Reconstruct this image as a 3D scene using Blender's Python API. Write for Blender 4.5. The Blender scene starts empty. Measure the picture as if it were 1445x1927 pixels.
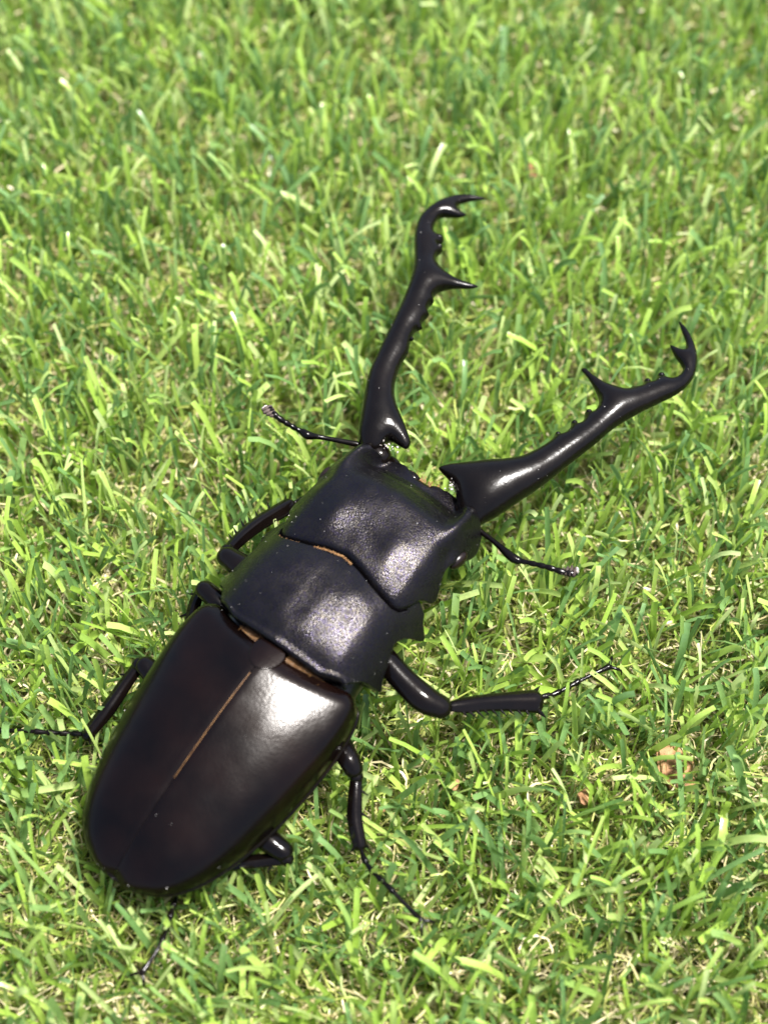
import bpy, math, random
import numpy as np
from mathutils import Vector, Matrix, geometry
R = math.radians
rng = np.random.default_rng(11)
scene = bpy.context.scene
COL = scene.collection

# ------------------------------------------------------------------ camera
cam_d = bpy.data.cameras.new('camera'); cam = bpy.data.objects.new('camera', cam_d); COL.objects.link(cam)
PITCH, DIST = R(60), 0.219
TARGET = Vector((0, 0, 0.020))
cam.location = TARGET + Vector((0, -DIST*math.cos(PITCH), DIST*math.sin(PITCH)))
cam.rotation_euler = (R(90)-PITCH, 0, 0)
cam_d.sensor_fit = 'VERTICAL'; cam_d.sensor_height = 24; cam_d.sensor_width = 18
cam_d.lens = 12/math.tan(R(17.5))
cam_d.clip_start = 0.005; cam_d.clip_end = 50
cam_d.dof.use_dof = True
cam_d.dof.focus_distance = 0.216
cam_d.dof.aperture_fstop = 9.5
scene.camera = cam

# ------------------------------------------------------------------ daylight
SUN_DIR = Vector((.30, .03, .95)).normalized()
elev = math.asin(SUN_DIR.z); azim = math.atan2(SUN_DIR.x, SUN_DIR.y)
world = bpy.data.worlds.new('World'); scene.world = world; world.use_nodes = True
nt = world.node_tree; nt.nodes.clear()
sky = nt.nodes.new('ShaderNodeTexSky'); sky.sky_type = 'NISHITA'; sky.sun_disc = False
sky.sun_elevation = elev; sky.sun_rotation = azim
sky.air_density = 1.0; sky.dust_density = 4.0; sky.ozone_density = 1.0
bg = nt.nodes.new('ShaderNodeBackground'); bg.inputs['Strength'].default_value = 0.10
wo = nt.nodes.new('ShaderNodeOutputWorld')
nt.links.new(sky.outputs[0], bg.inputs[0]); nt.links.new(bg.outputs[0], wo.inputs[0])
sd = bpy.data.lights.new('sun', 'SUN'); sun = bpy.data.objects.new('sun', sd); COL.objects.link(sun)
sd.energy = 4.6; sd.angle = R(9); sd.color = (1.0, 0.975, 0.94)
sun.rotation_euler = SUN_DIR.to_track_quat('Z', 'Y').to_euler()
sun.location = SUN_DIR*1.0
vs = scene.view_settings
vs.view_transform = 'Standard'; vs.look = 'None'; vs.exposure = 1.45; vs.gamma = 1.0; vs.use_curve_mapping = False
scene.render.engine = 'CYCLES'
scene.render.resolution_x = 767; scene.render.resolution_y = 1024

# ------------------------------------------------------------------ materials
class NT:
    def __init__(s, name):
        s.m = bpy.data.materials.new(name); s.m.use_nodes = True
        s.t = s.m.node_tree; s.t.nodes.clear()
        s.out = s.n('OutputMaterial')
    def n(s, typ, **kw):
        nd = s.t.nodes.new('ShaderNode'+typ)
        for k, v in kw.items():
            if k.startswith('i_'):
                nd.inputs[k[2:].replace('_', ' ')].default_value = v
            else: setattr(nd, k, v)
        return nd
    def l(s, a, b): s.t.links.new(a, b)

def ramp(T, fac, stops):
    r = T.n('ValToRGB'); T.l(fac, r.inputs[0])
    e = r.color_ramp.elements
    while len(e) < len(stops): e.new(0.5)
    for el, (p, c) in zip(e, stops):
        el.position = p; el.color = (c[0], c[1], c[2], 1)
    return r

def cuticle(name, base, base2, rough, bump_scale, bump_dist, spec=0.5, tint=None, voro=None, rough_var=0.08, coat=0.0, warm=False):
    T = NT(name)
    tc = T.n('TexCoord')
    p = T.n('BsdfPrincipled'); p.inputs['Specular IOR Level'].default_value = spec
    ns = T.n('TexNoise'); ns.inputs['Scale'].default_value = 140; ns.inputs['Detail'].default_value = 4
    T.l(tc.outputs['Object'], ns.inputs['Vector'])
    c = ramp(T, ns.outputs['Fac'], [(0.35, base), (0.7, base2)])
    T.l(c.outputs[0], p.inputs['Base Color'])
    n2 = T.n('TexNoise'); n2.inputs['Scale'].default_value = 420; n2.inputs['Detail'].default_value = 5
    T.l(tc.outputs['Object'], n2.inputs['Vector'])
    mr = T.n('MapRange'); mr.inputs['From Min'].default_value = .3; mr.inputs['From Max'].default_value = .7
    mr.inputs['To Min'].default_value = rough-rough_var; mr.inputs['To Max'].default_value = rough+rough_var
    T.l(n2.outputs['Fac'], mr.inputs['Value']); T.l(mr.outputs[0], p.inputs['Roughness'])
    nb = T.n('TexNoise'); nb.inputs['Scale'].default_value = bump_scale; nb.inputs['Detail'].default_value = 3
    T.l(tc.outputs['Object'], nb.inputs['Vector'])
    b1 = T.n('Bump'); b1.inputs['Strength'].default_value = 1.0; b1.inputs['Distance'].default_value = bump_dist
    T.l(nb.outputs['Fac'], b1.inputs['Height'])
    last = b1
    if voro:
        vsn, vd = voro
        v = T.n('TexVoronoi'); v.feature = 'F1'; v.inputs['Scale'].default_value = vsn
        T.l(tc.outputs['Object'], v.inputs['Vector'])
        b2 = T.n('Bump'); b2.inputs['Strength'].default_value = 1.0; b2.inputs['Distance'].default_value = vd
        b2.invert = True
        mv = T.n('MapRange'); mv.inputs['From Min'].default_value = .3; mv.inputs['From Max'].default_value = .7; mv.inputs['To Min'].default_value = .55; mv.inputs['To Max'].default_value = 1.15
        T.l(ns.outputs['Fac'], mv.inputs['Value']); T.l(mv.outputs[0], b2.inputs['Strength'])
        T.l(v.outputs['Distance'], b2.inputs['Height']); T.l(b1.outputs[0], b2.inputs['Normal'])
        last = b2
        if tint:
            hs = T.n('MixRGB'); hs.blend_type = 'MIX'
            cr = ramp(T, v.outputs['Color'], [(0.1, tint[0]), (0.5, tint[1]), (0.9, tint[2])])
            T.l(cr.outputs[0], p.inputs['Specular Tint'])
    T.l(last.outputs[0], p.inputs['Normal'])
    if warm: p.inputs['Specular Tint'].default_value = (1.0, .97, .95, 1)
    if coat: p.inputs['Coat Weight'].default_value = coat; p.inputs['Coat Roughness'].default_value = .08
    T.l(p.outputs[0], T.out.inputs[0])
    return T.m

M = {}
M['elytra'] = cuticle('elytra_cuticle', (.0011, .0005, .0004), (.0034, .0013, .0009), .20, 2600, .000018, .19, rough_var=.05, warm=True)
M['shield'] = cuticle('granular_cuticle', (.0013, .0011, .0013), (.0025, .0021, .0025), .27, 1500, .000008, .29,
                      tint=((.62, .52, 1), (1, .95, .92), (.95, .83, .70)), voro=(5400, .000040))
M['mandible'] = cuticle('mandible_cuticle', (.0018, .0013, .0011), (.0036, .0026, .0022), .2, 3500, .00002, .18)
M['leg'] = cuticle('leg_cuticle', (.0014, .0009, .0008), (.0035, .0022, .0017), .15, 2400, .00002, .18)
M['eye'] = cuticle('eye_lens', (.004, .002, .0016), (.009, .0045, .0036), .3, 5000, .00001, .25)
M['club'] = cuticle('club_velvet', (.03, .02, .016), (.08, .06, .05), .7, 5000, .00006, .3)
M['body'] = cuticle('belly_cuticle', (.006, .0045, .004), (.012, .008, .006), .35, 2000, .00004, .5)

def simple(name, c1, c2, scale, rough, spec=.5, bump=0., bscale=2000):
    T = NT(name); tc = T.n('TexCoord')
    p = T.n('BsdfPrincipled'); p.inputs['Roughness'].default_value = rough; p.inputs['Specular IOR Level'].default_value = spec
    ns = T.n('TexNoise'); ns.inputs['Scale'].default_value = scale; ns.inputs['Detail'].default_value = 5
    T.l(tc.outputs['Object'], ns.inputs['Vector'])
    c = ramp(T, ns.outputs['Fac'], [(0.35, c1), (0.65, c2)])
    T.l(c.outputs[0], p.inputs['Base Color'])
    if bump:
        nb = T.n('TexNoise'); nb.inputs['Scale'].default_value = bscale; nb.inputs['Detail'].default_value = 6
        T.l(tc.outputs['Object'], nb.inputs['Vector'])
        b = T.n('Bump'); b.inputs['Distance'].default_value = bump
        T.l(nb.outputs['Fac'], b.inputs['Height']); T.l(b.outputs[0], p.inputs['Normal'])
    T.l(p.outputs[0], T.out.inputs[0])
    return T.m
M['amber'] = simple('amber_hair', (.13, .06, .018), (.27, .14, .045), 900, .45)
M['dust'] = simple('pale_dust', (.55, .52, .48), (.8, .78, .74), 3000, .8)
M['crumb'] = simple('pale_crumb', (.16, .14, .12), (.50, .46, .42), 1500, .8, bump=.0003, bscale=3000)
M['backing'] = simple('turf_backing', (.012, .013, .014), (.05, .048, .04), 350, .35, bump=.0012, bscale=700)
M['chip'] = simple('bark_chip', (.16, .075, .03), (.36, .20, .09), 420, .75, bump=.0005, bscale=1200)

def blade_mat():
    T = NT('turf_blade')
    at = T.n('Attribute'); at.attribute_name = 'tone'
    a2 = T.n('Attribute'); a2.attribute_name = 'along'
    tc = T.n('TexCoord')
    c = ramp(T, at.outputs['Fac'], [(0.0, (.115, .22, .06)), (0.28, (.17, .30, .10)), (0.42, (.24, .37, .11)),
                                    (0.55, (.28, .43, .06)), (0.8, (.38, .52, .11)), (1.0, (.50, .60, .25))])
    ns = T.n('TexNoise'); ns.inputs['Scale'].default_value = 700; ns.inputs['Detail'].default_value = 3
    T.l(tc.outputs['Object'], ns.inputs['Vector'])
    hv = T.n('HueSaturation')
    mr = T.n('MapRange'); mr.inputs['To Min'].default_value = .82; mr.inputs['To Max'].default_value = 1.18
    T.l(ns.outputs['Fac'], mr.inputs['Value']); T.l(mr.outputs[0], hv.inputs['Value'])
    T.l(c.outputs[0], hv.inputs['Color'])
    p = T.n('BsdfPrincipled'); p.inputs['Roughness'].default_value = .27; p.inputs['Specular IOR Level'].default_value = 1.0
    T.l(hv.outputs[0], p.inputs['Base Color'])
    nb = T.n('TexNoise'); nb.inputs['Scale'].default_value = 2200; nb.inputs['Detail'].default_value = 2
    T.l(tc.outputs['Object'], nb.inputs['Vector'])
    b = T.n('Bump'); b.inputs['Distance'].default_value = .00005
    T.l(nb.outputs['Fac'], b.inputs['Height']); T.l(b.outputs[0], p.inputs['Normal'])
    tr = T.n('BsdfTranslucent'); T.l(hv.outputs[0], tr.inputs[0])
    mx = T.n('MixShader'); mx.inputs[0].default_value = .42
    T.l(p.outputs[0], mx.inputs[1]); T.l(tr.outputs[0], mx.inputs[2])
    T.l(mx.outputs[0], T.out.inputs[0])
    return T.m
M['blade'] = blade_mat()
def thatch_mat():
    T = NT('turf_thatch')
    at = T.n('Attribute'); at.attribute_name = 'tone'
    c = ramp(T, at.outputs['Fac'], [(0.0, (.22, .30, .05)), (0.35, (.36, .40, .10)), (0.55, (.43, .37, .17)), (1.0, (.60, .52, .33))])
    p = T.n('BsdfPrincipled'); p.inputs['Roughness'].default_value = .42
    T.l(c.outputs[0], p.inputs['Base Color'])
    tr = T.n('BsdfTranslucent'); T.l(c.outputs[0], tr.inputs[0])
    mx = T.n('MixShader'); mx.inputs[0].default_value = .25
    T.l(p.outputs[0], mx.inputs[1]); T.l(tr.outputs[0], mx.inputs[2]); T.l(mx.outputs[0], T.out.inputs[0])
    return T.m
M['thatch'] = thatch_mat()

# ------------------------------------------------------------------ mesh helpers
BASE_Z = 13.0       # height of the turf surface above its backing, mm
def link(name, me, parent=None):
    o = bpy.data.objects.new(name, me); COL.objects.link(o)
    if parent: o.parent = parent
    return o
def mk(name, v, f, mat, parent=None, smooth=True, beetle=True):
    """v in millimetres, in the beetle's own frame (x right, y forward, z above the backing)"""
    v = np.array(v, float)
    if beetle: v = v - np.array([0, 0, BASE_Z])
    me = bpy.data.meshes.new(name)
    me.from_pydata((v/1000).tolist(), [], f); me.update()
    me.materials.append(mat)
    if smooth: me.polygons.foreach_set('use_smooth', [True]*len(me.polygons))
    return link(name, me, parent)
def interp(x, pts):
    pts = np.array(pts, float)
    # monotone-ish smooth interpolation (Catmull-Rom on uneven knots)
    xs, ys = pts[:, 0], pts[:, 1]
    m = np.gradient(ys, xs)
    x = np.clip(x, xs[0], xs[-1]); i = np.clip(np.searchsorted(xs, x)-1, 0, len(xs)-2)
    h = xs[i+1]-xs[i]; t = (x-xs[i])/h
    return ((2*t**3-3*t**2+1)*ys[i]+(t**3-2*t**2+t)*h*m[i]+(-2*t**3+3*t**2)*ys[i+1]+(t**3-t**2)*h*m[i+1])
def sstep(a, b, x):
    t = np.clip((x-a)/(b-a), 0, 1); return t*t*(3-2*t)
def catmull(pts, n, closed=False, alpha=.5):
    pts = [np.array(p, float) for p in pts]; out = []
    N = len(pts); rngi = range(N if closed else N-1)
    for i in rngi:
        if closed: p0, p1, p2, p3 = pts[i-1], pts[i], pts[(i+1) % N], pts[(i+2) % N]
        else:
            p1, p2 = pts[i], pts[i+1]
            p0 = pts[i-1] if i > 0 else 2*p1-p2
            p3 = pts[i+2] if i+2 < N else 2*p2-p1
        t0 = 0; t1 = t0+max(np.linalg.norm(p1-p0), 1e-6)**alpha; t2 = t1+max(np.linalg.norm(p2-p1), 1e-6)**alpha; t3 = t2+max(np.linalg.norm(p3-p2), 1e-6)**alpha
        for k in range(n):
            t = t1+(t2-t1)*k/n
            A1 = (t1-t)/(t1-t0)*p0+(t-t0)/(t1-t0)*p1; A2 = (t2-t)/(t2-t1)*p1+(t-t1)/(t2-t1)*p2; A3 = (t3-t)/(t3-t2)*p2+(t-t2)/(t3-t2)*p3
            B1 = (t2-t)/(t2-t0)*A1+(t-t0)/(t2-t0)*A2; B2 = (t3-t)/(t3-t1)*A2+(t-t1)/(t3-t1)*A3
            out.append((t2-t)/(t2-t1)*B1+(t-t1)/(t2-t1)*B2)
    if not closed: out.append(pts[-1])
    return np.array(out)
def grid_faces(nr, nc, off=0, flip=False):
    f = []
    for i in range(nr-1):
        for j in range(nc-1):
            a = off+i*nc+j; q = [a, a+1, a+nc+1, a+nc]
            f.append(q[::-1] if flip else q)
    return f
def tube(path, radii, seg=14, flat=1.0, up=(0, 0, 1), sub=6, endk=1.0, ridge=0.0):
    """path: list of 3D mm points; radii: one per point; returns verts, faces with rounded ends"""
    pr = np.array([list(p)+[r] for p, r in zip(path, radii)], float)
    c = catmull(pr, sub)
    P, rr = c[:, :3], np.maximum(c[:, 3], .03)
    T = np.gradient(P, axis=0); T /= np.linalg.norm(T, axis=1)[:, None]
    # rounded caps
    def cap(p, t, r, sgn):
        ps, rs = [], []
        for a in (75, 50, 25):
            ps.append(p+sgn*t*r*math.sin(R(a))); rs.append(r*math.cos(R(a)))
        return ps, rs
    a, ar = cap(P[0], T[0], rr[0], -1); b, br = cap(P[-1], T[-1]*endk, rr[-1], 1)
    P2 = np.array(a+list(P)+b[::-1]); r2 = np.array(ar+list(rr)+br[::-1]); T2 = np.array([T[0]]*3+list(T)+[T[-1]]*3)
    up = np.array(up, float); v = []; f = []
    for p, r, t in zip(P2, r2, T2):
        x = np.cross(t, up); x /= np.linalg.norm(x)+1e-9; y = np.cross(x, t)
        for k in range(seg):
            an = 2*math.pi*k/seg
            rk = r*(1+ridge*(math.cos(4*an+.5)*.6+math.cos(3*an)*.4)); v.append(p+x*rk*math.cos(an)+y*rk*flat*math.sin(an))
    n = len(P2)
    for i in range(n-1):
        for k in range(seg):
            a0 = i*seg+k; a1 = i*seg+(k+1) % seg
            f.append([a0, a1, a1+seg, a0+seg])
    f.append(list(range(seg))[::-1]); f.append(list(range((n-1)*seg, n*seg)))
    return v, f
def merge(*parts):
    V, F = [], []
    for v, f in parts:
        o = len(V); V += [list(map(float, p)) for p in v]; F += [[i+o for i in q] for q in f]
    return V, F
def spike(p, d, length, r, seg=6):
    p = np.array(p, float); d = np.array(d, float); d /= np.linalg.norm(d)
    return tube([p-d*r*.5, p+d*length*.5, p+d*length], [r, r*.55, r*.12], seg=seg, sub=2)
def ellipsoid(c, rad, nu=18, nv=12, rotz=0.0):
    v, f = [], []
    for i in range(nv+1):
        th = math.pi*i/nv
        for j in range(nu):
            ph = 2*math.pi*j/nu
            x, y, z = rad[0]*math.sin(th)*math.cos(ph), rad[1]*math.sin(th)*math.sin(ph), rad[2]*math.cos(th)
            v.append((c[0]+x*math.cos(rotz)-y*math.sin(rotz), c[1]+x*math.sin(rotz)+y*math.cos(rotz), c[2]+z))
    for i in range(nv):
        for j in range(nu):
            f.append([i*nu+j, (i+1)*nu+j, (i+1)*nu+(j+1) % nu, i*nu+(j+1) % nu])
    return v, f

# ------------------------------------------------------------------ ground sheet
gv = [(-600, -500, 0), (600, -500, 0), (600, 700, 0), (-600, 700, 0)]
ground = mk('ground', gv, [[0, 1, 2, 3]], M['backing'], smooth=False, beetle=False)
ground['kind'] = 'structure'; ground['label'] = 'dark rubbery backing sheet under the artificial turf'

# ------------------------------------------------------------------ stag beetle
YAW = R(36); ORG = np.array([-32.534, -49.663])
root = bpy.data.objects.new('stag_beetle', None); COL.objects.link(root)
root.empty_display_size = .01
root.location = (ORG[0]/1000, ORG[1]/1000, BASE_Z/1000); root.rotation_euler = (0, 0, -YAW)
root['label'] = 'large black stag beetle with long open toothed mandibles standing on the turf'
root['category'] = 'beetle'

# -- outline tables (half width by length along the body, mm)
EB = [(0, -.2), (1.4, -.2), (2.8, 0), (4.4, .6), (5.9, 1.45), (7.3, 2.75), (8.5, 4.4), (9.75, 6.9), (10.95, 10.5), (11.75, 14), (12.35, 17.5),
      (12.75, 21.5), (13.0, 25.5), (12.98, 28.3), (12.75, 30.8), (12.3, 32.6), (11.75, 33.5), (11.2, 33.8)]
ZS = [(0, 18.0), (.7, 19.0), (1.6, 19.8), (3, 20.8), (5, 21.9), (8, 23.2), (12, 24.6), (17, 26.1), (22, 27.4), (26, 28.1), (29, 28.4), (31.2, 28.5)]
ZE = [(0, 18.0), (8, 18.0), (18, 18.7), (27, 20.0), (31, 20.9), (34, 21.8), (36.5, 22.5)]
PW = [(32.4, 8.6), (33, 9.1), (34, 9.9), (35, 10.6), (35.8, 11.2), (36.3, 12.0), (36.7, 12.75), (37.1, 12.9), (37.6, 12.6), (38.6, 12.25), (39.6, 12.0), (40.8, 11.6), (42.3, 11.25), (43.6, 11.55),
      (44.7, 12.1), (45.5, 12.7), (46.0, 12.9), (46.4, 12.9), (47.0, 12.35), (47.6, 11.8), (48.3, 11.4), (49, 10.4), (50, 8.5)]
HW = [(44.6, 9.2), (45.4, 9.7), (46.6, 9.9), (47.8, 10.2), (49, 10.6), (49.8, 11.35), (50.7, 11.6), (51.6, 11.35), (52.8, 10.9), (54.2, 10.6), (55.2, 10.65), (56.2, 11.0),
      (57.4, 11.35), (58.8, 11.65), (60.2, 11.6), (61.4, 11.2), (62.6, 10.6), (63.6, 10.0), (65.5, 9.4)]

def elytron(sgn):
    NR, NC = 96, 44
    B = catmull(EB, 8)
    d = np.r_[0, np.cumsum(np.linalg.norm(np.diff(B, axis=0), axis=1))]; d /= d[-1]
    t = np.linspace(0, 1, NR)**1.12
    bw = np.interp(t, d, B[:, 0]); bs = np.interp(t, d, B[:, 1])
    ss = 31.2*t**1.22 - .18*(1-t)
    zs = interp(np.clip(ss, 0, 31.2), ZS); ze = interp(np.clip(bs, 0, 36.5), ZE)
    v = []
    qs = np.sin(np.linspace(0, 1, NC)*math.pi/2)**1.0
    rows = []
    for i in range(NR):
        q = qs
        w = q*bw[i]; s = ss[i]+(bs[i]-ss[i])*q**1.55
        n = 2.2+.5*t[i]; fb = float(sstep(.5, .97, t[i])); dz_ = zs[i]-ze[i]
        z_back = dz_*np.clip(1-q**n, 0, 1)**(1/n)
        z_front = dz_*np.clip(1-q**5.0, 0, 1)**(1/3.0)-(.17*w+.0055*w*w)*(1-q**5)
        z = ze[i]+z_back*(1-fb)+z_front*fb
        # suture groove, shoulder callus and front roll-off
        z = z-.11*np.exp(-(w/.3)**2)*sstep(0, .12, t[i])
        z = z-.7*sstep(.93, 1.0, t[i])**2
        w = w+.035
        row = [(sgn*a, b_, c) for a, b_, c in zip(w, s, z)]
        # rolled margin and the underside fold
        e = np.array([bw[i], bs[i], ze[i]]); k = min(1, bw[i]/5)
        row += [(sgn*(e[0]+.22*k+.035), e[1]-.1*(1-k), e[2]-.05), (sgn*(e[0]+.25*k+.035), e[1]-.1*(1-k), e[2]-.35),
                (sgn*(e[0]*.97+.035), e[1]+.15*(1-k), e[2]-.6), (sgn*(e[0]*.85+.035), e[1]+.8*(1-k), e[2]-1.6), (sgn*(e[0]*.6+.035), e[1]+1.6*(1-k), e[2]-2.2)]
        rows.append(row)
    # front edge turned down
    last = rows[-1]
    for dz, dy in ((.5, .25), (1.3, .35), (2.6, .2), (3.5, -.6)):
        rows.append([(x*.995, y+dy, max(z-dz, 16.4)) for x, y, z in last])
    nc = len(rows[0]); v = [p for r in rows for p in r]
    return v, grid_faces(len(rows), nc, flip=(sgn < 0))

def plate(WT, s_r, s_f, zfun, NR, NC, skirt):
    """arched plate between a rear and a front edge; s_r, s_f functions of q in [-1,1]"""
    q = np.sin(np.linspace(-1, 1, NC)*math.pi/2)
    rows = []
    tt = (1-np.cos(np.linspace(0, 1, NR)*math.pi))/2*.5+np.linspace(0, 1, NR)*.5
    for t in tt:
        s = s_r(q)+(s_f(q)-s_r(q))*t
        w = q*interp(s, WT)
        z = zfun(w, s, q, t)
        rows.append(np.stack([w, s, z], 1))
    def drop(row, dz, sc, dy):
        r = row.copy(); r[:, 2] = np.maximum(r[:, 2]-dz, np.minimum(r[:, 2], skirt)); r[:, 0] *= sc; r[:, 1] += dy; return r
    pre = [drop(rows[0], dz, sc, dy) for dz, sc, dy in ((4.5, .93, 1.2), (2.2, .98, .25), (.7, 1, -.05), (.28, 1.0, -.16))]
    post = [drop(rows[-1], dz, sc, dy) for dz, sc, dy in ((.3, 1.0, .16), (.9, .99, .2), (2.4, .97, -.1), (4.5, .93, -1.0))]
    rows = pre+rows+post
    V = []
    for r in rows:
        a, b = r[0], r[-1]
        # side edges: small bead, then the underside
        ext_a = [(a[0]*.80, a[1], a[2]-1.9), (a[0]*.93, a[1], a[2]-1.0), (a[0]*1.0-.02, a[1], a[2]-.35)]
        ext_b = [(b[0]*1.0+.02, b[1], b[2]-.35), (b[0]*.93, b[1], b[2]-1.0), (b[0]*.80, b[1], b[2]-1.9)]
        V += ext_a+[tuple(p) for p in r]+ext_b
    return V, grid_faces(len(rows), NC+6, flip=False)

# -- pronotum
def z_pro(w, s, q, t):
    A = interp(s, [(32.5, 5.9), (35, 7.0), (38, 7.6), (42, 7.7), (46, 6.9), (50, 5.6)])
    a = np.abs(q)
    aw = np.abs(w); z = 22.7+A-(.11*aw+.009*aw**2)-3.6*np.clip((aw-7.0)/5.2, 0, 1.2)**2
    z -= .25*np.exp(-(w/1.2)**2)*sstep(34, 37, s)                       # mid furrow
    z += .35*np.exp(-((np.abs(w)-4.6)/2.0)**2-((s-42.5)/3)**2)
    z += .0*w                        # upturned side rim
    z += .25*np.exp(-((t-0.015)/.03)**2)                                 # rear bead
    return z
def hr(q):
    a = np.abs(q); return np.interp(a, [0, .25, .5, .75, .9, .97, 1], [46.7, 46.2, 45.4, 44.9, 44.8, 45.3, 46.3])
def pro_front(q):
    a = np.abs(q); return hr(np.minimum(a*12.3/9.7, 1))*(1-sstep(.76, .86, a))+49.2*sstep(.76, .86, a)-.9*sstep(.93, 1, a)
pv, pf = plate(PW, lambda q: 32.45+.2*np.abs(q)+1.1*sstep(.72, 1.0, np.abs(q)), pro_front, z_pro, 110, 90, 20.5)
pronotum = mk('pronotum', pv, pf, M['shield'], root)

# -- head
def z_head(w, s, q, t):
    A = interp(s, [(44.5, 4.0), (46.5, 4.9), (50, 5.5), (55, 5.6), (58.5, 5.1), (61.5, 4.1), (66, 3.0)])
    a = np.abs(q)
    aw = np.abs(w); z = 24.3+A-(.04*aw+.011*aw**2)-2.9*np.clip((aw-7.6)/3.6, 0, 1.2)**2
    z -= 3.4*(.35*sstep(57.5, 61.2, s+.06*np.abs(w))+.65*sstep(60.4, 63.2, s+.06*np.abs(w)))*(1-sstep(.55, .78, a))    # hollow brow between the jaws
    z += .9*np.exp(-((np.abs(w)-8.9)/1.0)**2)*sstep(55.5, 60.5, s)*(1-sstep(62.0, 64.0, s))   # ridge to the front corner
    z -= .55*np.exp(-((np.abs(w)-9.8)/.8)**2-((s-55.6)/1.6)**2)
    z -= .45*np.exp(-(w/2.6)**2-((s-52)/3)**2)*0.6
    z += .40*np.exp(-((np.abs(w)-4.8)/1.8)**2-((s-51)/3)**2)
    z -= 2.0*(1-sstep(0, 2.2, s-hr(q)+.9))**1.3                                      # rolls down at the neck
    z -= .0*w
    return z
def hf(q):
    a = np.abs(q); return np.interp(a, [0, .1, .22, .35, .5, .62, .75, .86, .93, 1], [63.7, 63.7, 64.3, 65.0, 64.9, 63.9, 63.1, 63.4, 63.3, 61.9])
hv, hfc = plate(HW, lambda q: hr(q)-.9, hf, z_head, 120, 96, 20.5)
head = mk('head', hv, hfc, M['shield'], root)
for sg in (-1, 1):
    e = mk('eye', *ellipsoid((sg*10.75, 56.9, 24.75), (.8, 1.6, 1.0), rotz=sg*R(-8)), M['eye'], head)
# mouthparts between the jaws
mp = [ellipsoid((7.4, 64.1, 24.0), (2.0, 1.5, 1.3)), ellipsoid((-7.6, 64.3, 24.0), (2.0, 1.6, 1.3)), ellipsoid((0, 63.2, 22.6), (4.2, 1.6, 1.3)), ellipsoid((-2.2, 64.4, 22.9), (1.6, .9, .9)), ellipsoid((2.3, 64.4, 22.9), (1.6, .9, .9)),
      ellipsoid((5.6, 63.8, 22.9), (2.0, 1.9, .9)), ellipsoid((-5.6, 63.8, 22.9), (2.0, 1.9, .9))]
mk('mouthparts', *merge(*mp), M['leg'], head)
tf = []
for i in range(60):
    x = rng.uniform(-2.2, 2.4); tf.append(spike((x, 64.6+rng.uniform(-.2, .3), 23.1+rng.uniform(-.3, .3)), (rng.normal(0, .4), 1, rng.normal(.2, .3)), rng.uniform(.4, .9), .06, 4))
mk('mouth_bristles', *merge(*tf), M['amber'], head)

# -- elytra, scutellum
for sg in (-1, 1):
    ev, ef = elytron(sg)
    el = mk('elytron', ev, ef, M['elytra'], root)
def zsut(s): return float(interp(np.array([s]), ZS)[0])
sv, sf = [], []
NS = 60
for i in range(NS):
    s = 12.5+(27.6-12.5)*i/(NS-1)
    wd = .01+.028*math.sin(math.pi*min(1, (i/(NS-1))*1.25)*.5)*(1-.4*sstep(.85, 1, i/(NS-1)))
    z = zsut(s)-.07
    sv += [(-wd, s, z-.3), (-wd*.8, s, z), (wd*.8, s, z), (wd, s, z-.3)]
sf = grid_faces(NS, 4)
o = mk('suture_fringe', sv, sf, M['amber'], root); o['label'] = 'amber line along the wing case seam'
def dome(outline, zc, h, rim, n=10, follow=None):
    o = catmull(outline, 6, closed=True); c = o.mean(0); v = []; N = len(o)
    ks = [0, .25, .5, .7, .85, .95, 1.0]
    for k in ks:
        for p in o:
            x, y = c+(p-c)*k
            z = (follow(x, y) if follow else zc)+h*(1-k**3)
            v.append((x, y, z))
    for p in o: v.append((c[0]+(p[0]-c[0])*1.01, c[1]+(p[1]-c[1])*1.01, (follow(p[0], p[1]) if follow else zc)-rim))
    f = []
    for i in range(len(ks)):
        for j in range(N):
            f.append([i*N+j, (i+1)*N+j, (i+1)*N+(j+1) % N, i*N+(j+1) % N])
    return v, f
SC = [(0, 28.2), (1.1, 28.55), (1.95, 29.4), (2.4, 30.6), (2.2, 32.0), (0, 32.4), (-2.2, 32.0), (-2.4, 30.6), (-1.95, 29.4), (-1.1, 28.55)]
scut = mk('scutellum', *dome([(x*.9, 28.5+(y-28.2)*.93) for x, y in SC], 0, .06, 1.2, follow=lambda x, y: 28.58-.13*(y-28.2)-.06*x*x), M['elytra'], root)

# amber hair in the two neck joints
def fringe(ws, s0, z0, n, length, r, jit, direction):
    parts = []
    for i in range(n):
        w = rng.uniform(*ws)
        d = np.array(direction)+rng.normal(0, .25, 3)
        parts.append(spike((w, s0(w)+rng.normal(0, jit), z0(w)+rng.normal(0, .08)), d, length*rng.uniform(.6, 1.2), r, 3))
    return merge(*parts)
zr = lambda w: float(z_pro(np.array([w]), np.array([32.6]), np.array([w/9.5]), 0.1)[0])-.1
parts = [fringe((2.0, 7.6), lambda w: 32.5, lambda w: zr(w)-1.35, 420, .8, .025, .1, (0, -1, -.12)),
         fringe((-5.6, -2.0), lambda w: 32.5, lambda w: zr(w)-1.35, 260, .8, .025, .1, (0, -1, -.12))]
o = mk('hair_fringe', *merge(*parts), M['amber'], root); o['kind'] = 'stuff'; o['label'] = 'amber hair between the thorax shield and the wing cases'
zf = lambda w: float(z_pro(np.array([w]), np.array([46.]), np.array([w/12.9]), .8)[0])
hrw = lambda w: float(hr(np.array([w/9.7]))[0])
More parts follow.
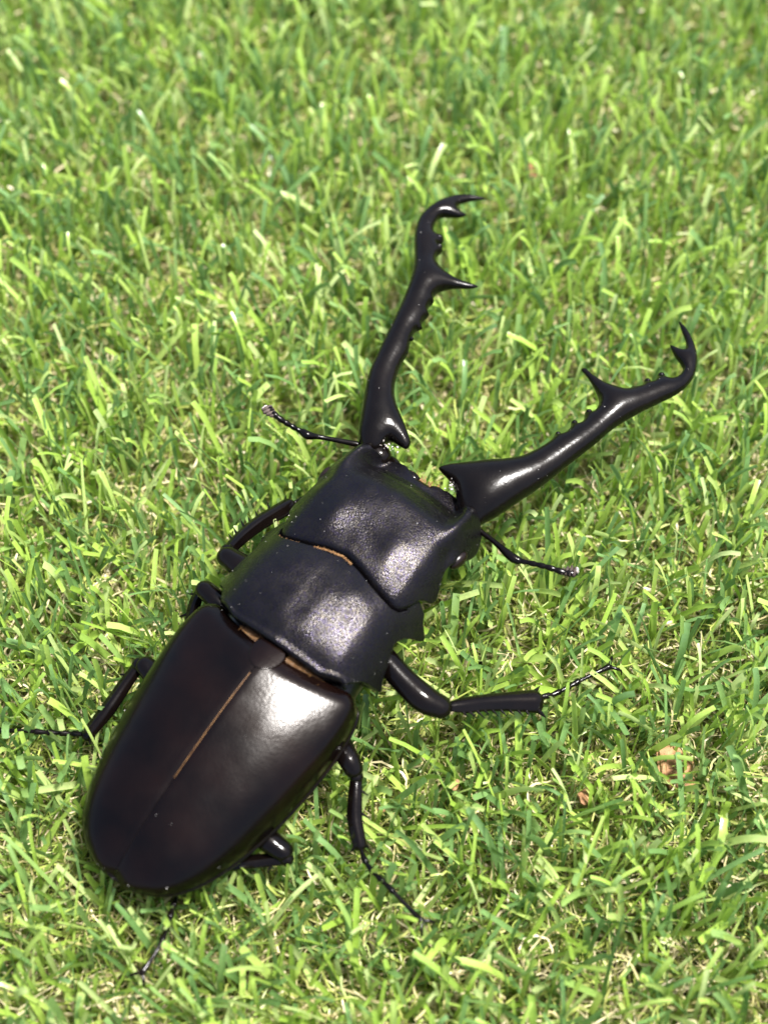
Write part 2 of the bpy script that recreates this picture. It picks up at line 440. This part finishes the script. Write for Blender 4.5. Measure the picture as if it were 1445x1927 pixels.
parts = [fringe((-9.3, -5.8), lambda w: hrw(w)-.15, lambda w: zf(w)+.02, 110, .22, .02, .03, (0, 1, .1)),
         fringe((-4.2, 1.5), lambda w: hrw(w)-.15, lambda w: zf(w)+.02, 190, .22, .02, .03, (0, 1, .1)),
         fringe((4.5, 8.0), lambda w: hrw(w)-.15, lambda w: zf(w)+.0, 60, .2, .016, .03, (0, 1, .1))]
o = mk('hair_fringe', *merge(*parts), M['amber'], root); o['kind'] = 'stuff'; o['label'] = 'amber hair along the neck joint behind the head'

# -- body core under the plates
bs_ = np.linspace(1.2, 63.0, 60); bv = []
for s in bs_:
    if s < 35: hw = np.interp(s, [1.2, 3, 6, 12, 20, 30, 36], [2, 5.5, 8.2, 9.9, 11, 11.3, 10])
    else: hw = np.interp(s, [35, 42, 46, 48, 56, 61, 63], [10, 9.8, 9, 8.6, 9.2, 8.6, 6])
    lo = np.interp(s, [1.2, 4, 12, 25, 40, 50, 60, 63], [17.0, 15.8, 14.8, 14.6, 16.2, 18.2, 19.5, 21])
    hi = np.interp(s, [1.2, 4, 12, 25, 34, 40, 50, 60, 63], [18.0, 20, 22, 23, 23.0, 24, 24.5, 24.5, 23.5])
    for k in range(24):
        an = 2*math.pi*k/24; c, sn = math.cos(an), math.sin(an)
        bv.append((hw*math.copysign(abs(c)**.7, c), s, (lo+hi)/2+(hi-lo)/2*math.copysign(abs(sn)**.8, sn)))
bf = []
for i in range(59):
    for k in range(24):
        bf.append([i*24+k, i*24+(k+1) % 24, (i+1)*24+(k+1) % 24, (i+1)*24+k])
bf += [list(range(24))[::-1], list(range(59*24, 60*24))]
mk('body', bv, bf, M['body'], root)

# -- mandibles: outline + Poisson inflation, so every tooth keeps its own round section
ML = [(-10.6, 64.1), (-12.3, 66.8), (-13.8, 69.6), (-15.5, 73.2), (-16.5, 76.8), (-17.4, 80.5), (-18.4, 84.3), (-19.4, 87.5), (-20.6, 90.5), (-22.2, 93.3), (-24.3, 96.2), (-25.6, 98.8), (-26.0, 100.9), (-25.8, 102.9), (-25.1, 105.2), (-23.8, 107.2), (-21.8, 108.6), (-20.2, 109.0), (-21.3, 107.9), (-22.2, 106.8), (-22.9, 105.5), (-22.7, 104.7), (-21.9, 104.5), (-20.8, 104.6), (-21.1, 103.7), (-22.5, 102.7), (-23.5, 101.9), (-23.4, 100.3), (-22.8, 99.0), (-22.1, 98.5), (-21.3, 98.8), (-20.7, 98.5), (-20.4, 97.8), (-20.7, 97.1), (-20.3, 96.8), (-19.8, 96.9), (-19.5, 96.5), (-19.6, 95.5), (-19.2, 94.5), (-17.4, 93.5), (-15.7, 93.3), (-13.6, 93.7), (-11.7, 94.2), (-12.0, 93.5), (-14.0, 92.0), (-15.3, 90.8), (-15.7, 89.6), (-15.6, 88.6), (-15.1, 88.1), (-15.2, 87.3), (-14.9, 86.3), (-14.3, 85.8), (-14.4, 85.0), (-14.2, 83.8), (-13.7, 83.3), (-14.2, 82.7), (-14.2, 82.0), (-13.6, 80.2), (-12.9, 78.7), (-12.7, 77.1), (-11.9, 74.6), (-10.9, 72.8), (-9.6, 71.4), (-7.5, 69.9), (-5.5, 68.5), (-4.4, 67.5), (-4.4, 66.5), (-5.9, 66.4), (-7.0, 66.4), (-7.4, 64.4), (-8.6, 63.2)]
MR = [(0.8, 66.6), (1.3, 67.4), (3.4, 69.0), (5.4, 70.7), (7.5, 72.3), (9.0, 73.9), (10.1, 76.0), (10.9, 78.6), (10.7, 79.6), (10.8, 80.0), (11.3, 79.7), (11.7, 80.1), (11.8, 81.6), (11.4, 82.6), (11.7, 82.8), (12.4, 82.5), (12.7, 83.4), (12.1, 84.9), (12.3, 85.4), (12.8, 85.1), (13.1, 85.5), (12.7, 87.4), (11.2, 88.7), (9.4, 89.8), (7.9, 90.5), (8.1, 91.0), (10.0, 90.6), (12.3, 90.5), (14.5, 91.0), (15.0, 91.6), (15.1, 92.2), (15.6, 92.3), (16.0, 93.1), (15.8, 94.4), (16.2, 94.6), (16.7, 94.2), (17.0, 95.2), (16.8, 96.2), (17.2, 96.7), (18.1, 96.3), (19.0, 97.2), (19.1, 98.9), (18.3, 99.7), (16.9, 100.4), (15.4, 101.8), (16.6, 101.8), (17.5, 102.1), (16.9, 103.5), (15.3, 105.0), (14.2, 106.3), (15.8, 105.7), (17.8, 104.2), (19.6, 102.1), (20.7, 99.6), (21.0, 97.5), (20.6, 95.1), (19.4, 92.3), (17.7, 88.3), (16.6, 85.1), (15.9, 81.4), (15.0, 77.7), (13.7, 72.5), (12.3, 68.5), (10.7, 64.3), (9.0, 61.9), (6.8, 62.9), (4.5, 65.1), (3.4, 65.8)]
def inside(px, py, poly):
    r = np.zeros(px.shape, bool); n = len(poly)
    for i in range(n):
        x1, y1 = poly[i]; x2, y2 = poly[(i+1) % n]
        if y1 == y2: continue
        c = ((y1 > py) != (y2 > py)) & (px < (x2-x1)*(py-y1)/(y2-y1)+x1)
        r ^= c
    return r
def inflate(outline, zmid, kt, kb, h=.2):
    poly = catmull(outline, 5, closed=True)
    x0, y0 = poly.min(0)-3*h; x1, y1 = poly.max(0)+3*h
    nx, ny = int((x1-x0)/h)+1, int((y1-y0)/h)+1
    X, Y = np.meshgrid(x0+h*np.arange(nx), y0+h*np.arange(ny))
    m = inside(X, Y, poly)
    u = np.zeros_like(X); rhs = 2.0*h*h
    # red/black SOR for  lap(u) = -2,  u = 0 on the rim
    I, J = np.indices(X.shape); om = 1.9
    red = m & ((I+J) % 2 == 0); blk = m & ((I+J) % 2 == 1)
    for _ in range(350):
        for c in (red, blk):
            nb = np.zeros_like(u)
            nb[1:-1, 1:-1] = u[:-2, 1:-1]+u[2:, 1:-1]+u[1:-1, :-2]+u[1:-1, 2:]
            u = np.where(c, (1-om)*u+om*(nb+rhs)/4, u)
    # distance to rim, to keep inner points off the rim
    def rimdist(P):
        d = np.full(len(P), 1e9)
        for i in range(len(poly)):
            a, b = poly[i], poly[(i+1) % len(poly)]; ab = b-a; L2 = ab@ab+1e-12
            t = np.clip(((P-a)@ab)/L2, 0, 1); d = np.minimum(d, np.linalg.norm(P-(a+t[:, None]*ab), axis=1))
        return d
    st = 2
    pts = np.stack([X[m], Y[m]], 1)
    par = ((I+J) % st == 0)[m]
    d = rimdist(pts)
    keep = (d > .07) & (par | (d < .7))
    pts = pts[keep]
    inner_u = u[m][keep]; inner_d = d[keep]
    allp = np.vstack([poly, pts])
    n0 = len(poly)
    res = geometry.delaunay_2d_cdt([Vector(p) for p in allp], [(i, (i+1) % n0) for i in range(n0)], [], 1, 1e-6)
    vv, faces, orig = res[0], res[2], res[3]
    uu = np.zeros(len(vv))
    for i, og in enumerate(orig):
        if og and og[0] >= n0:
            k = og[0]-n0
            uu[i] = max(inner_u[k], inner_d[k]*.25)
    V = np.array([[p.x, p.y] for p in vv]); hgt = np.sqrt(np.maximum(uu, 0))
    rim = hgt == 0
    zc = np.array([zmid(x, y) for x, y in V])
    # flatten the crown slightly: section between round and lens-shaped
    prof = hgt
    top = np.column_stack([V, zc+kt*prof])
    idx2 = np.arange(len(V)); bot = []; nxt = len(V); 
    for i in range(len(V)):
        if not rim[i]:
            idx2[i] = nxt; nxt += 1; bot.append((V[i, 0], V[i, 1], zc[i]-kb*prof[i]))
    verts = np.vstack([top, np.array(bot)])
    F = []
    for f in faces:
        a = np.array([V[i] for i in f]); ar = (a[1, 0]-a[0, 0])*(a[2, 1]-a[0, 1])-(a[2, 0]-a[0, 0])*(a[1, 1]-a[0, 1])
        f = list(f) if ar > 0 else list(f)[::-1]
        if all(rim[i] for i in f): continue
        F.append(f); F.append([int(idx2[i]) for i in f][::-1])
    return verts, F, rim
def smooth_mesh(o, it, fac, rim):
    vg = o.vertex_groups.new(name='inner'); vg.add([i for i in range(len(o.data.vertices)) if i >= len(rim) or not rim[i]], 1.0, 'ADD')
    md = o.modifiers.new('relax', 'SMOOTH'); md.iterations = it; md.factor = fac; md.vertex_group = 'inner'
zmL = lambda x, y: float(np.interp(y, [62, 66, 72, 80, 90, 100, 110], [24.5, 25.2, 25.9, 26.4, 26.4, 25.8, 25.0]))
KL = [(-20.95, 98.1, .52), (-19.95, 96.6, .48), (-15.35, 88.0, .36), (-14.6, 85.6, .36), (-14.05, 83.2, .3), (-13.6, 80.9, .26), (-12.9, 78.6, .24)]
KR = [(10.95, 79.6, .36), (11.75, 82.4, .38), (12.4, 85.0, .4), (15.2, 91.9, .34), (16.1, 94.1, .42), (17.1, 96.1, .45)]
for out in (ML, MR):
    v, f, rim = inflate(out, zmL, .85, .8)
    o = mk('mandible', v, f, M['mandible'], root)
    smooth_mesh(o, 2, .5, rim)
    for kx, ky, kr in (KL if out is ML else KR):
        mk('tooth', *ellipsoid((kx+(.22 if kx > 0 else -.22), ky-.05, zmL(kx, ky)+.25), (kr*1.15, kr*1.15, kr*1.5), 12, 9), M['mandible'], o)

# -- antennae
def antenna(pts, side):
    sc = pts[:4]; fl = pts[3:]
    a = tube(sc[:3]+[sc[3]], [.42, .36, .62, .55], seg=10)
    beads = []
    P = catmull(fl, 10); L = np.r_[0, np.cumsum(np.linalg.norm(np.diff(P, axis=0), axis=1))]
    N = 48; ts = np.linspace(0, L[-1], N)
    Q = np.stack([np.interp(ts, L, P[:, i]) for i in range(3)], 1)
    rad = [.26+.10*abs(math.sin(math.pi*6*i/(N-1)))+.12*i/N for i in range(N)]
    b = tube([tuple(p) for p in Q], rad, seg=9, sub=1)
    o = mk('antenna', *merge(a, b), M['leg'], root)
    d = P[-1]-P[-6]; d /= np.linalg.norm(d); sidev = np.cross(d, (0, 0, 1)); sidev /= np.linalg.norm(sidev); sidev *= side
    lam = []
    for k, (ln, wd) in enumerate([(.6, .2), (.8, .26), (.95, .3), (.85, .32)]):
        c = P[-1]+d*(-1.6+.5*k)
        lam.append(tube([c-sidev*.2, c+sidev*ln*.55+d*.12, c+sidev*ln+d*.2], [wd*.9, wd, wd*.7], seg=9, flat=1.5))
    mk('club', *merge(*lam), M['club'], o)
    tip = P[-1]+d*.2+sidev*.35
    mk('club_tip', *merge(ellipsoid(tip, (.36, .36, .4), 10, 8), ellipsoid(tip+sidev*.35, (.3, .3, .34), 10, 8)), M['crumb'], o)
antenna([(9.2, 62.6, 24), (12.9, 62.0, 24.5), (16.3, 61.2, 25), (17.1, 61.3, 25), (18.8, 61.7, 25.5), (20.9, 62.2, 26), (23.0, 62.8, 26), (24.2, 63.4, 26)], -1)
antenna([(-10.6, 63.9, 24), (-15.4, 61.5, 24.5), (-16.6, 60.6, 25), (-17.3, 60.6, 25), (-19.1, 60.0, 26), (-21.0, 59.6, 27), (-22.6, 60.1, 27)], -1)

# -- legs: femur mesh carries tibia, tarsus, claws
def claws(p, d, n=(0, 0, 1)):
    p = np.array(p, float); d = np.array(d, float); d /= np.linalg.norm(d); s = np.cross(d, n); s /= np.linalg.norm(s)
    r = []
    for k in (-1, 1):
        r.append(tube([p, p+d*.7+s*k*.7, p+d*1.2+s*k*1.15-np.array((0, 0, .3)), p+d*1.15+s*k*1.45-np.array((0, 0, 1.0))], [.26, .22, .15, .05], seg=8, sub=3))
    r.append(spike(p, d, .7, .12))
    return merge(*r)
def leg(fem, fr, tib, trd, tar, flatf=.8, flatt=.75, teeth=0, tside=-1, fork=True):
    o = mk('leg', *tube(fem, fr, seg=28, flat=flatf, ridge=.05), M['leg'], root)
    parts = [tube(tib, trd, seg=28, flat=flatt, endk=.8, ridge=.13)]
    P = catmull(tib, 12); L = len(P)
    d0 = P[-1]-P[-4]; d0 /= np.linalg.norm(d0); sv_ = np.cross(d0, (0, 0, 1)); sv_ /= np.linalg.norm(sv_)
    rr = catmull([(r, 0) for r in trd], 12)[:, 0]
    for k in range(teeth):
        i = int(L*(.22+.72*k/max(1, teeth)))
        d = P[min(i+2, L-1)]-P[i-2]; d /= np.linalg.norm(d); s = np.cross(d, (0, 0, 1)); s /= np.linalg.norm(s); s *= -tside
        parts.append(spike(P[i]+s*rr[i]*.8, s+d*.6, 1.15+.25*(k % 3), .26))
    if fork:
        parts.append(spike(P[-1]+sv_*rr[-1]*.7, d0*.8+sv_, 1.15*rr[-1], .37*rr[-1])); parts.append(spike(P[-1]-sv_*rr[-1]*.7, d0*.9+sv_*-.8, 1.0*rr[-1], .34*rr[-1]))
        parts.append(spike(P[-1]-np.array((0, 0, .3)), d0+np.array((0, 0, -.3)), .9*rr[-1], .15*rr[-1]))
    # knee joint
    parts.append(ellipsoid(np.array(tib[0]), (trd[0]*1.3,)*3, 12, 8))
    mk('tibia', *merge(*parts), M['leg'], o)
    # tarsus: four short joints and a long last one
    Q = catmull(tar, 14); D = np.r_[0, np.cumsum(np.linalg.norm(np.diff(Q, axis=0), axis=1))]; D /= D[-1]
    cuts = [0, .15, .29, .43, .57, 1.0]; tp = []
    for a, b in zip(cuts[:-1], cuts[1:]):
        pp = [tuple(np.array([np.interp(a+(b-a)*u, D, Q[:, i]) for i in range(3)])) for u in (0.02, .35, .75, .98)]
        rd = [.26, .3, .4, .44] if b < .99 else [.28, .28, .33, .46]
        tp.append(tube(pp, rd, seg=10, sub=4))
        if b < .99: tp.append(spike(np.array(pp[3])-(0, 0, .25), np.array(pp[3])-np.array(pp[2])+np.array((0, 0, -.25)), .5, .09, 4))
    mk('tarsus', *merge(*tp), M['leg'], o)
    mk('claw', *claws(tar[-1], np.array(tar[-1])-np.array(Q[-6])), M['leg'], o)
# front pair
leg([(6.5, 41.8, 23), (10.0, 41.0, 22.6), (14.2, 40.1, 21.9), (17.7, 39.8, 21.2), (19.7, 40.3, 20.6)], [1.5, 1.6, 1.65, 1.8, 1.5],
    [(20.3, 40.9, 20.3), (21.6, 42.6, 19.4), (23.4, 45.0, 18.2), (25.7, 47.6, 16.9), (28.0, 49.9, 15.8)], [.55, .98, 1.08, 1.22, 1.5],
    [(28.0, 50.5, 15.8), (29.3, 52.3, 15.2), (30.2, 54.2, 14.9), (31.0, 56.2, 14.7), (33.0, 60.2, 14.6)], teeth=9, tside=-1)
leg([(-6.0, 41, 20), (-9.4, 40.8, 21), (-12.1, 40.9, 21.5), (-15.2, 41.2, 21)], [1.5, 1.7, 1.75, 1.5],
    [(-16.0, 42.1, 20.3), (-16.3, 45.3, 19.2), (-16.1, 48.9, 18.2), (-15.3, 54.2, 16.3)], [.8, .95, 1.05, 1.15],
    [(-15.1, 55.2, 16), (-14.6, 57.0, 15.2), (-14.0, 58.9, 14.8), (-13.2, 60.8, 14.6), (-11.6, 64.4, 14.4)], teeth=6, tside=1)
# middle pair
leg([(5.5, 31.8, 16.5), (8.9, 30.8, 17.3), (11.9, 29.6, 18.5), (14.2, 28.4, 18.9), (15.3, 27.9, 18.4)], [1.3, 1.5, 1.45, 1.35, 1.2],
    [(16.0, 27.5, 17.7), (17.3, 25.5, 17), (18.7, 23.5, 16), (21.0, 21.4, 14.8)], [.7, .85, .92, .85],
    [(21.4, 21.1, 14.9), (22.4, 20.3, 15.1), (24.1, 19.6, 15.2), (26.6, 19.2, 15.2), (32.6, 18.2, 14.8)], teeth=2, tside=1)
leg([(-5.5, 35.6, 17), (-10.1, 35.8, 18.6), (-12.6, 35.8, 19.6), (-15.2, 36.2, 19.4)], [1.3, 1.45, 1.4, 1.3],
    [(-15.9, 36.3, 18.4), (-16.0, 35.0, 17.0), (-15.3, 33.0, 15.6), (-14.3, 31.0, 14.4)], [.7, .8, .85, .8],
    [(-14.2, 30.8, 14.2), (-13.9, 29.6, 13.8), (-13.5, 28.2, 13.5), (-13, 26.6, 13.4), (-11.6, 23.2, 13.4)], teeth=2, tside=-1, fork=False)
# hind pair
leg([(5, 16.5, 15.5), (8.1, 15.6, 16), (11.9, 14.9, 16.6), (14.1, 14.9, 16.3)], [1.3, 1.5, 1.5, 1.3],
    [(14.9, 14.5, 15.7), (12.6, 12.7, 15.2), (8.9, 9.4, 14.8), (6.4, 4.2, 14.3)], [.75, .85, .9, .75],
    [(6.4, 3.6, 14.2), (7.2, 1.7, 14.3), (8.3, -.9, 14.4), (9.0, -3.3, 14.6), (9.2, -6.3, 14.4)], teeth=1, tside=1)
leg([(-6, 23.2, 16), (-10.3, 23.2, 17), (-12.7, 23.1, 18), (-14.8, 23.5, 18.2)], [1.3, 1.5, 1.5, 1.35],
    [(-15.8, 23.3, 17.7), (-15.9, 20.4, 16.6), (-15.8, 16.5, 15.6), (-16.1, 12.6, 14.5)], [.8, .9, 1.0, .85],
    [(-16.2, 12.7, 14.4), (-18.1, 11.6, 14.3), (-20.7, 9.9, 14.3), (-23.2, 8.4, 14.2), (-26.0, 6.5, 14)], teeth=1, tside=-1)

# -- dust specks on the shell, and pale crumbs in the left jaw socket
dp = []
def speck(p, r):
    t = rng.normal(size=3); t /= np.linalg.norm(t)
    a = np.cross(t, (0, 0, 1.)); a /= np.linalg.norm(a)+1e-9; b = np.cross(t, a); p = np.array(p)
    k = rng.uniform(.6, 2.2)
    return ([p+t*r*k, p-t*r*k, p+a*r, p-a*r, p+b*r, p-b*r], [[0, 2, 4], [0, 4, 3], [0, 3, 5], [0, 5, 2], [1, 4, 2], [1, 3, 4], [1, 5, 3], [1, 2, 5]])
for ob, n in ((pronotum, 35), (head, 50)) + tuple((o, 7) for o in root.children if o.name.startswith('elytron')) + tuple((o, 14) for o in root.children if o.name.startswith(('leg', 'mandible'))):
    me = ob.data; co = np.empty(len(me.vertices)*3); me.vertices.foreach_get('co', co); co = co.reshape(-1, 3)*1000+[0, 0, BASE_Z]
    nr = np.empty(len(me.vertices)*3); me.vertices.foreach_get('normal', nr); nr = nr.reshape(-1, 3)
    ids = np.where(nr[:, 2] > .15)[0]
    for i in rng.choice(ids, n):
        dp.append(speck(co[i]+nr[i]*.02, rng.choice([.022, .03, .045, .065], p=[.45, .35, .15, .05])))
o = mk('dust', *merge(*dp), M['dust'], root, smooth=False); o['kind'] = 'stuff'
cr = []
for i in range(18):
    c = (-6.6+rng.normal(0, .9), 65.1+rng.normal(0, .35), 25.6+rng.normal(0, .3)); cr.append(ellipsoid(c, rng.uniform(.05, .2, 3), 7, 5, rng.uniform(0, 3)))
for i in range(14):
    c = (3.9+rng.normal(0, .35), 65.2+rng.normal(0, .5), 25.3+rng.normal(0, .3)); cr.append(ellipsoid(c, rng.uniform(.06, .2, 3), 7, 5, rng.uniform(0, 3)))
o = mk('crumbs', *merge(*cr), M['crumb'], root, smooth=False); o['kind'] = 'stuff'; o['label'] = 'pale crumbs stuck in the jaw sockets'

# ------------------------------------------------------------------ artificial turf
ca, sa = math.cos(YAW), math.sin(YAW)
BODY = np.array([(0, -.2), (2.8, -.2), (7.3, 2.6), (9.8, 6.8), (11.8, 14), (13, 25), (12.7, 33), (12.9, 46), (11.8, 51), (11.8, 60), (9.5, 64), (5, 66)])
def local(xy):
    dx = xy[..., 0]-ORG[0]; dy = xy[..., 1]-ORG[1]
    return dx*ca-dy*sa, dx*sa+dy*ca           # right, forward
def zlimit(xy):
    w, s = local(xy)
    hw = np.interp(s, [-1.2, -.2, 1, 3, 7, 14, 25, 33, 46, 60, 64, 67], [0, 4, 5.6, 7.5, 9.6, 11.2, 12.4, 12.4, 12.4, 11.4, 9.5, 0])
    ins = (np.abs(w) < hw) & (s > -1.2) & (s < 67)
    lim = np.interp(s, [0, 12, 25, 40, 50, 60], [13.8, 13.4, 13.2, 14.2, 15.2, 16])
    return np.where(ins, lim, 99.)
def ribbons(name, base, heading, lean0, lean1, length, width, twist, tone, nseg, fold, curl, mat, kink=0.0, limit=True, cap=None):
    N = len(base); k = np.linspace(0, 1, nseg+1)
    lean = lean0[:, None]+(lean1-lean0)[:, None]*k[None, :]**1.2
    head_ = heading[:, None]+curl[:, None]*k[None, :]
    if kink: 
        head_ = head_+np.cumsum(rng.normal(0, kink, (N, nseg+1)), axis=1); lean = lean+np.cumsum(rng.normal(0, kink*.6, (N, nseg+1)), axis=1)
    ds = (length/nseg)[:, None]
    dz = np.cos(lean)*ds; dh = np.sin(lean)*ds
    dx = np.cos(head_)*dh; dy = np.sin(head_)*dh
    z0 = np.zeros((N, 1))
    X = base[:, :1]+np.concatenate([z0, np.cumsum(dx[:, :-1], 1)], 1)
    Y = base[:, 1:2]+np.concatenate([z0, np.cumsum(dy[:, :-1], 1)], 1)
    Z = base[:, 2:3]+np.concatenate([z0, np.cumsum(dz[:, :-1], 1)], 1)
    if cap is not None:                                           # soft ceiling: blades bow over at the pile height
        c = cap[:, None]; Z = np.where(Z > c*.7, c*.7+c*.3*np.tanh((Z-c*.7)/(c*.3)), Z)
    if kink: Z = np.maximum(Z, .5)
    if limit:
        lim = zlimit(np.stack([X, Y], -1))
        fac = np.min(np.where(Z > lim, lim/np.maximum(Z, 1e-6), 1.0), axis=1)
        Z = Z*fac[:, None]
    P = np.stack([X, Y, Z], -1)
    T = np.gradient(P, axis=1); T /= np.linalg.norm(T, axis=2, keepdims=True)+1e-9
    tw = twist[:, 0:1]+twist[:, 1:2]*k[None, :]
    Sx = np.stack([-np.sin(head_), np.cos(head_), np.zeros_like(head_)], -1)
    Sx -= T*(Sx*T).sum(-1, keepdims=True); Sx /= np.linalg.norm(Sx, axis=2, keepdims=True)+1e-9
    Nn = np.cross(T, Sx)
    A = Sx*np.cos(tw)[..., None]+Nn*np.sin(tw)[..., None]
    Bn = np.cross(T, A)
    wk = width[:, None]*(1.0-.10*k[None, :]**3)*.5
    if fold:
        V = np.stack([P+A*wk[..., None], P-Bn*(wk*fold)[..., None], P-A*wk[..., None]], 2); nc = 3
    else:
        V = np.stack([P+A*wk[..., None], P-A*wk[..., None]], 2); nc = 2
    nv = (nseg+1)*nc
    V = V.reshape(N*nv, 3)/1000
    q = []
    for i in range(nseg):
        for j in range(nc-1):
            a = i*nc+j; q.append((a, a+1, a+nc+1, a+nc))
    q = np.array(q); F = (q[None]+(np.arange(N)*nv)[:, None, None]).reshape(-1)
    me = bpy.data.meshes.new(name); me.vertices.add(len(V)); me.vertices.foreach_set('co', V.astype(np.float32).ravel())
    nf = len(F)//4; me.loops.add(len(F)); me.polygons.add(nf)
    me.loops.foreach_set('vertex_index', F.astype(np.int32))
    me.polygons.foreach_set('loop_start', np.arange(0, len(F), 4, dtype=np.int32))
    me.update(calc_edges=True)
    me.polygons.foreach_set('use_smooth', np.ones(nf, bool))
    at = me.attributes.new('tone', 'FLOAT', 'POINT'); at.data.foreach_set('value', np.repeat(tone, nv).astype(np.float32))
    at = me.attributes.new('along', 'FLOAT', 'POINT'); at.data.foreach_set('value', np.tile(np.repeat(k, nc), N).astype(np.float32))
    me.materials.append(mat); me.validate()
    return link(name, me)

def tufts(x0, x1, y0, y1, pitch, per):
    gx, gy = np.meshgrid(np.arange(x0, x1, pitch), np.arange(y0, y1, pitch))
    c = np.stack([gx.ravel(), gy.ravel()], 1)+rng.normal(0, pitch*.28, (gx.size, 2))
    # thin patches where the backing shows
    n = np.sin(c[:, 0]*.11+1.3)*np.sin(c[:, 1]*.09+.4)+np.sin(c[:, 0]*.043-c[:, 1]*.061)
    c = c[rng.random(len(c)) > np.where(n > .9, .22, .03)]
    idx = np.repeat(np.arange(len(c)), per)
    return c, idx
def grass(name, x0, x1, y0, y1, pitch, per, nseg, hole=None):
    c, idx = tufts(x0, x1, y0, y1, pitch, per)
    N = len(idx)
    base = np.zeros((N, 3)); base[:, :2] = c[idx]+rng.normal(0, .55, (N, 2))
    if hole is not None:
        k = ~((base[:, 0] > hole[0]) & (base[:, 0] < hole[1]) & (base[:, 1] > hole[2]) & (base[:, 1] < hole[3]))
        base = base[k]; N = len(base)
    fan = rng.random(N)*2*math.pi
    heading = fan+rng.normal(0, .3, N)
    lean0 = np.abs(rng.normal(R(20), R(15), N)); lean1 = lean0+rng.normal(R(5), R(8), N)
    length = rng.normal(16.5, 3.2, N).clip(8, 23)
    width = rng.normal(.62, .16, N).clip(.32, 1.05)
    big = rng.random(N) < .06; width = np.where(big, rng.uniform(.85, 1.1, N), width); length = np.where(big, length*1.12, length)
    twist = np.stack([rng.normal(0, .9, N), rng.normal(0, .5, N)], 1)
    lime = rng.random(N) < .60
    tone = np.where(lime, rng.uniform(.5, 1.0, N), rng.uniform(0, .46, N))
    return ribbons(name, base, heading, lean0, lean1, length, width, twist, tone, nseg, .3, rng.normal(0, .1, N), M['blade'], cap=rng.normal(17.5, 1.2, N).clip(14.5, 20))
VIEW = (-72, 72, -74, 122)
g = grass('grass', *VIEW, 3.05, 6, 7)
g['kind'] = 'stuff'; g['label'] = 'artificial turf of lime and deep green plastic blades'; g['category'] = 'grass'
g = grass('grass', -130, 130, -110, 210, 4.2, 6, 4, hole=VIEW)
g['kind'] = 'stuff'; g['label'] = 'surrounding artificial turf of plastic blades beyond the beetle'; g['category'] = 'grass'

def thatch(name, x0, x1, y0, y1, n, nseg, zr=(.6, 6.5)):
    base = np.stack([rng.uniform(x0, x1, n), rng.uniform(y0, y1, n), rng.uniform(zr[0], zr[1], n)], 1)
    heading = rng.random(n)*2*math.pi
    lean0 = rng.normal(R(70), R(22), n); lean1 = lean0+rng.normal(R(20), R(20), n)
    length = rng.uniform(6, 17, n); width = rng.uniform(.12, .36, n)
    tw = np.stack([rng.normal(0, 1, n), rng.normal(0, 2.5, n)], 1)
    tone = np.where(rng.random(n) < .55, rng.uniform(0, .42, n), rng.uniform(.45, 1, n))
    return ribbons(name, base, heading, lean0, lean1, length, width, tw, tone, nseg, 0, rng.normal(0, 2.2, n), M['thatch'], kink=.38, cap=rng.beta(1.6, 3.0, n)*9+5)
t = thatch('thatch', *VIEW, 60000, 9)
t['kind'] = 'stuff'; t['label'] = 'curly tan and olive thatch fibres low among the turf blades'; t['category'] = 'thatch'

# ------------------------------------------------------------------ loose bark chips caught in the turf
def chip(x, y, z, sz, rot, label):
    v, f = ellipsoid((0, 0, 0), (sz[0]/2, sz[1]/2, sz[2]/2), 12, 8)
    v = np.array(v); ph = rng.uniform(0, 6, 6)
    v[:, 0] *= 1+.22*np.sin(v[:, 1]*2.1+ph[0])+.12*np.sin(v[:, 2]*5+ph[1]); v[:, 1] *= 1+.2*np.sin(v[:, 0]*2.6+ph[2]); v[:, 2] += .3*np.sin(v[:, 0]*2+ph[3])+.2*np.sin(v[:, 1]*3+ph[4])
    o = mk('bark_chip', v, f, M['chip'], None, smooth=False, beetle=False)
    o.location = (x/1000, y/1000, z/1000); o.rotation_euler = rot
    o['label'] = label; o['category'] = 'bark chip'; o['group'] = 'bark chips caught in the turf'
chip(38.4, -31.9, 8.0, (5.2, 7.0, 2.0), (.3, .2, .5), 'largest orange brown bark chip lying in a gap of the turf')
chip(26.0, -36.3, 9.0, (3.0, 2.2, 1.4), (.1, .4, 1.0), 'flat reddish bark chip lying next to the largest one')
chip(37.0, 16.0, 6.5, (3.6, 2.6, 1.5), (.2, -.2, .2), 'brown bark chip in the turf below the right mandible')
chip(9.1, -36.0, 12.6, (.9, 1.9, .6), (.2, .1, -.5), 'thin upright orange bark chip beside the right middle leg')
chip(-.2, -38.6, 11.0, (1.4, 1.0, .8), (.2, .1, .3), 'tiny orange bark crumb next to the right middle tibia')
chip(24.0, 69.5, 9.5, (2.6, 4.0, 1.2), (.3, .1, .2), 'pale orange bark chip far behind the mandible tips')
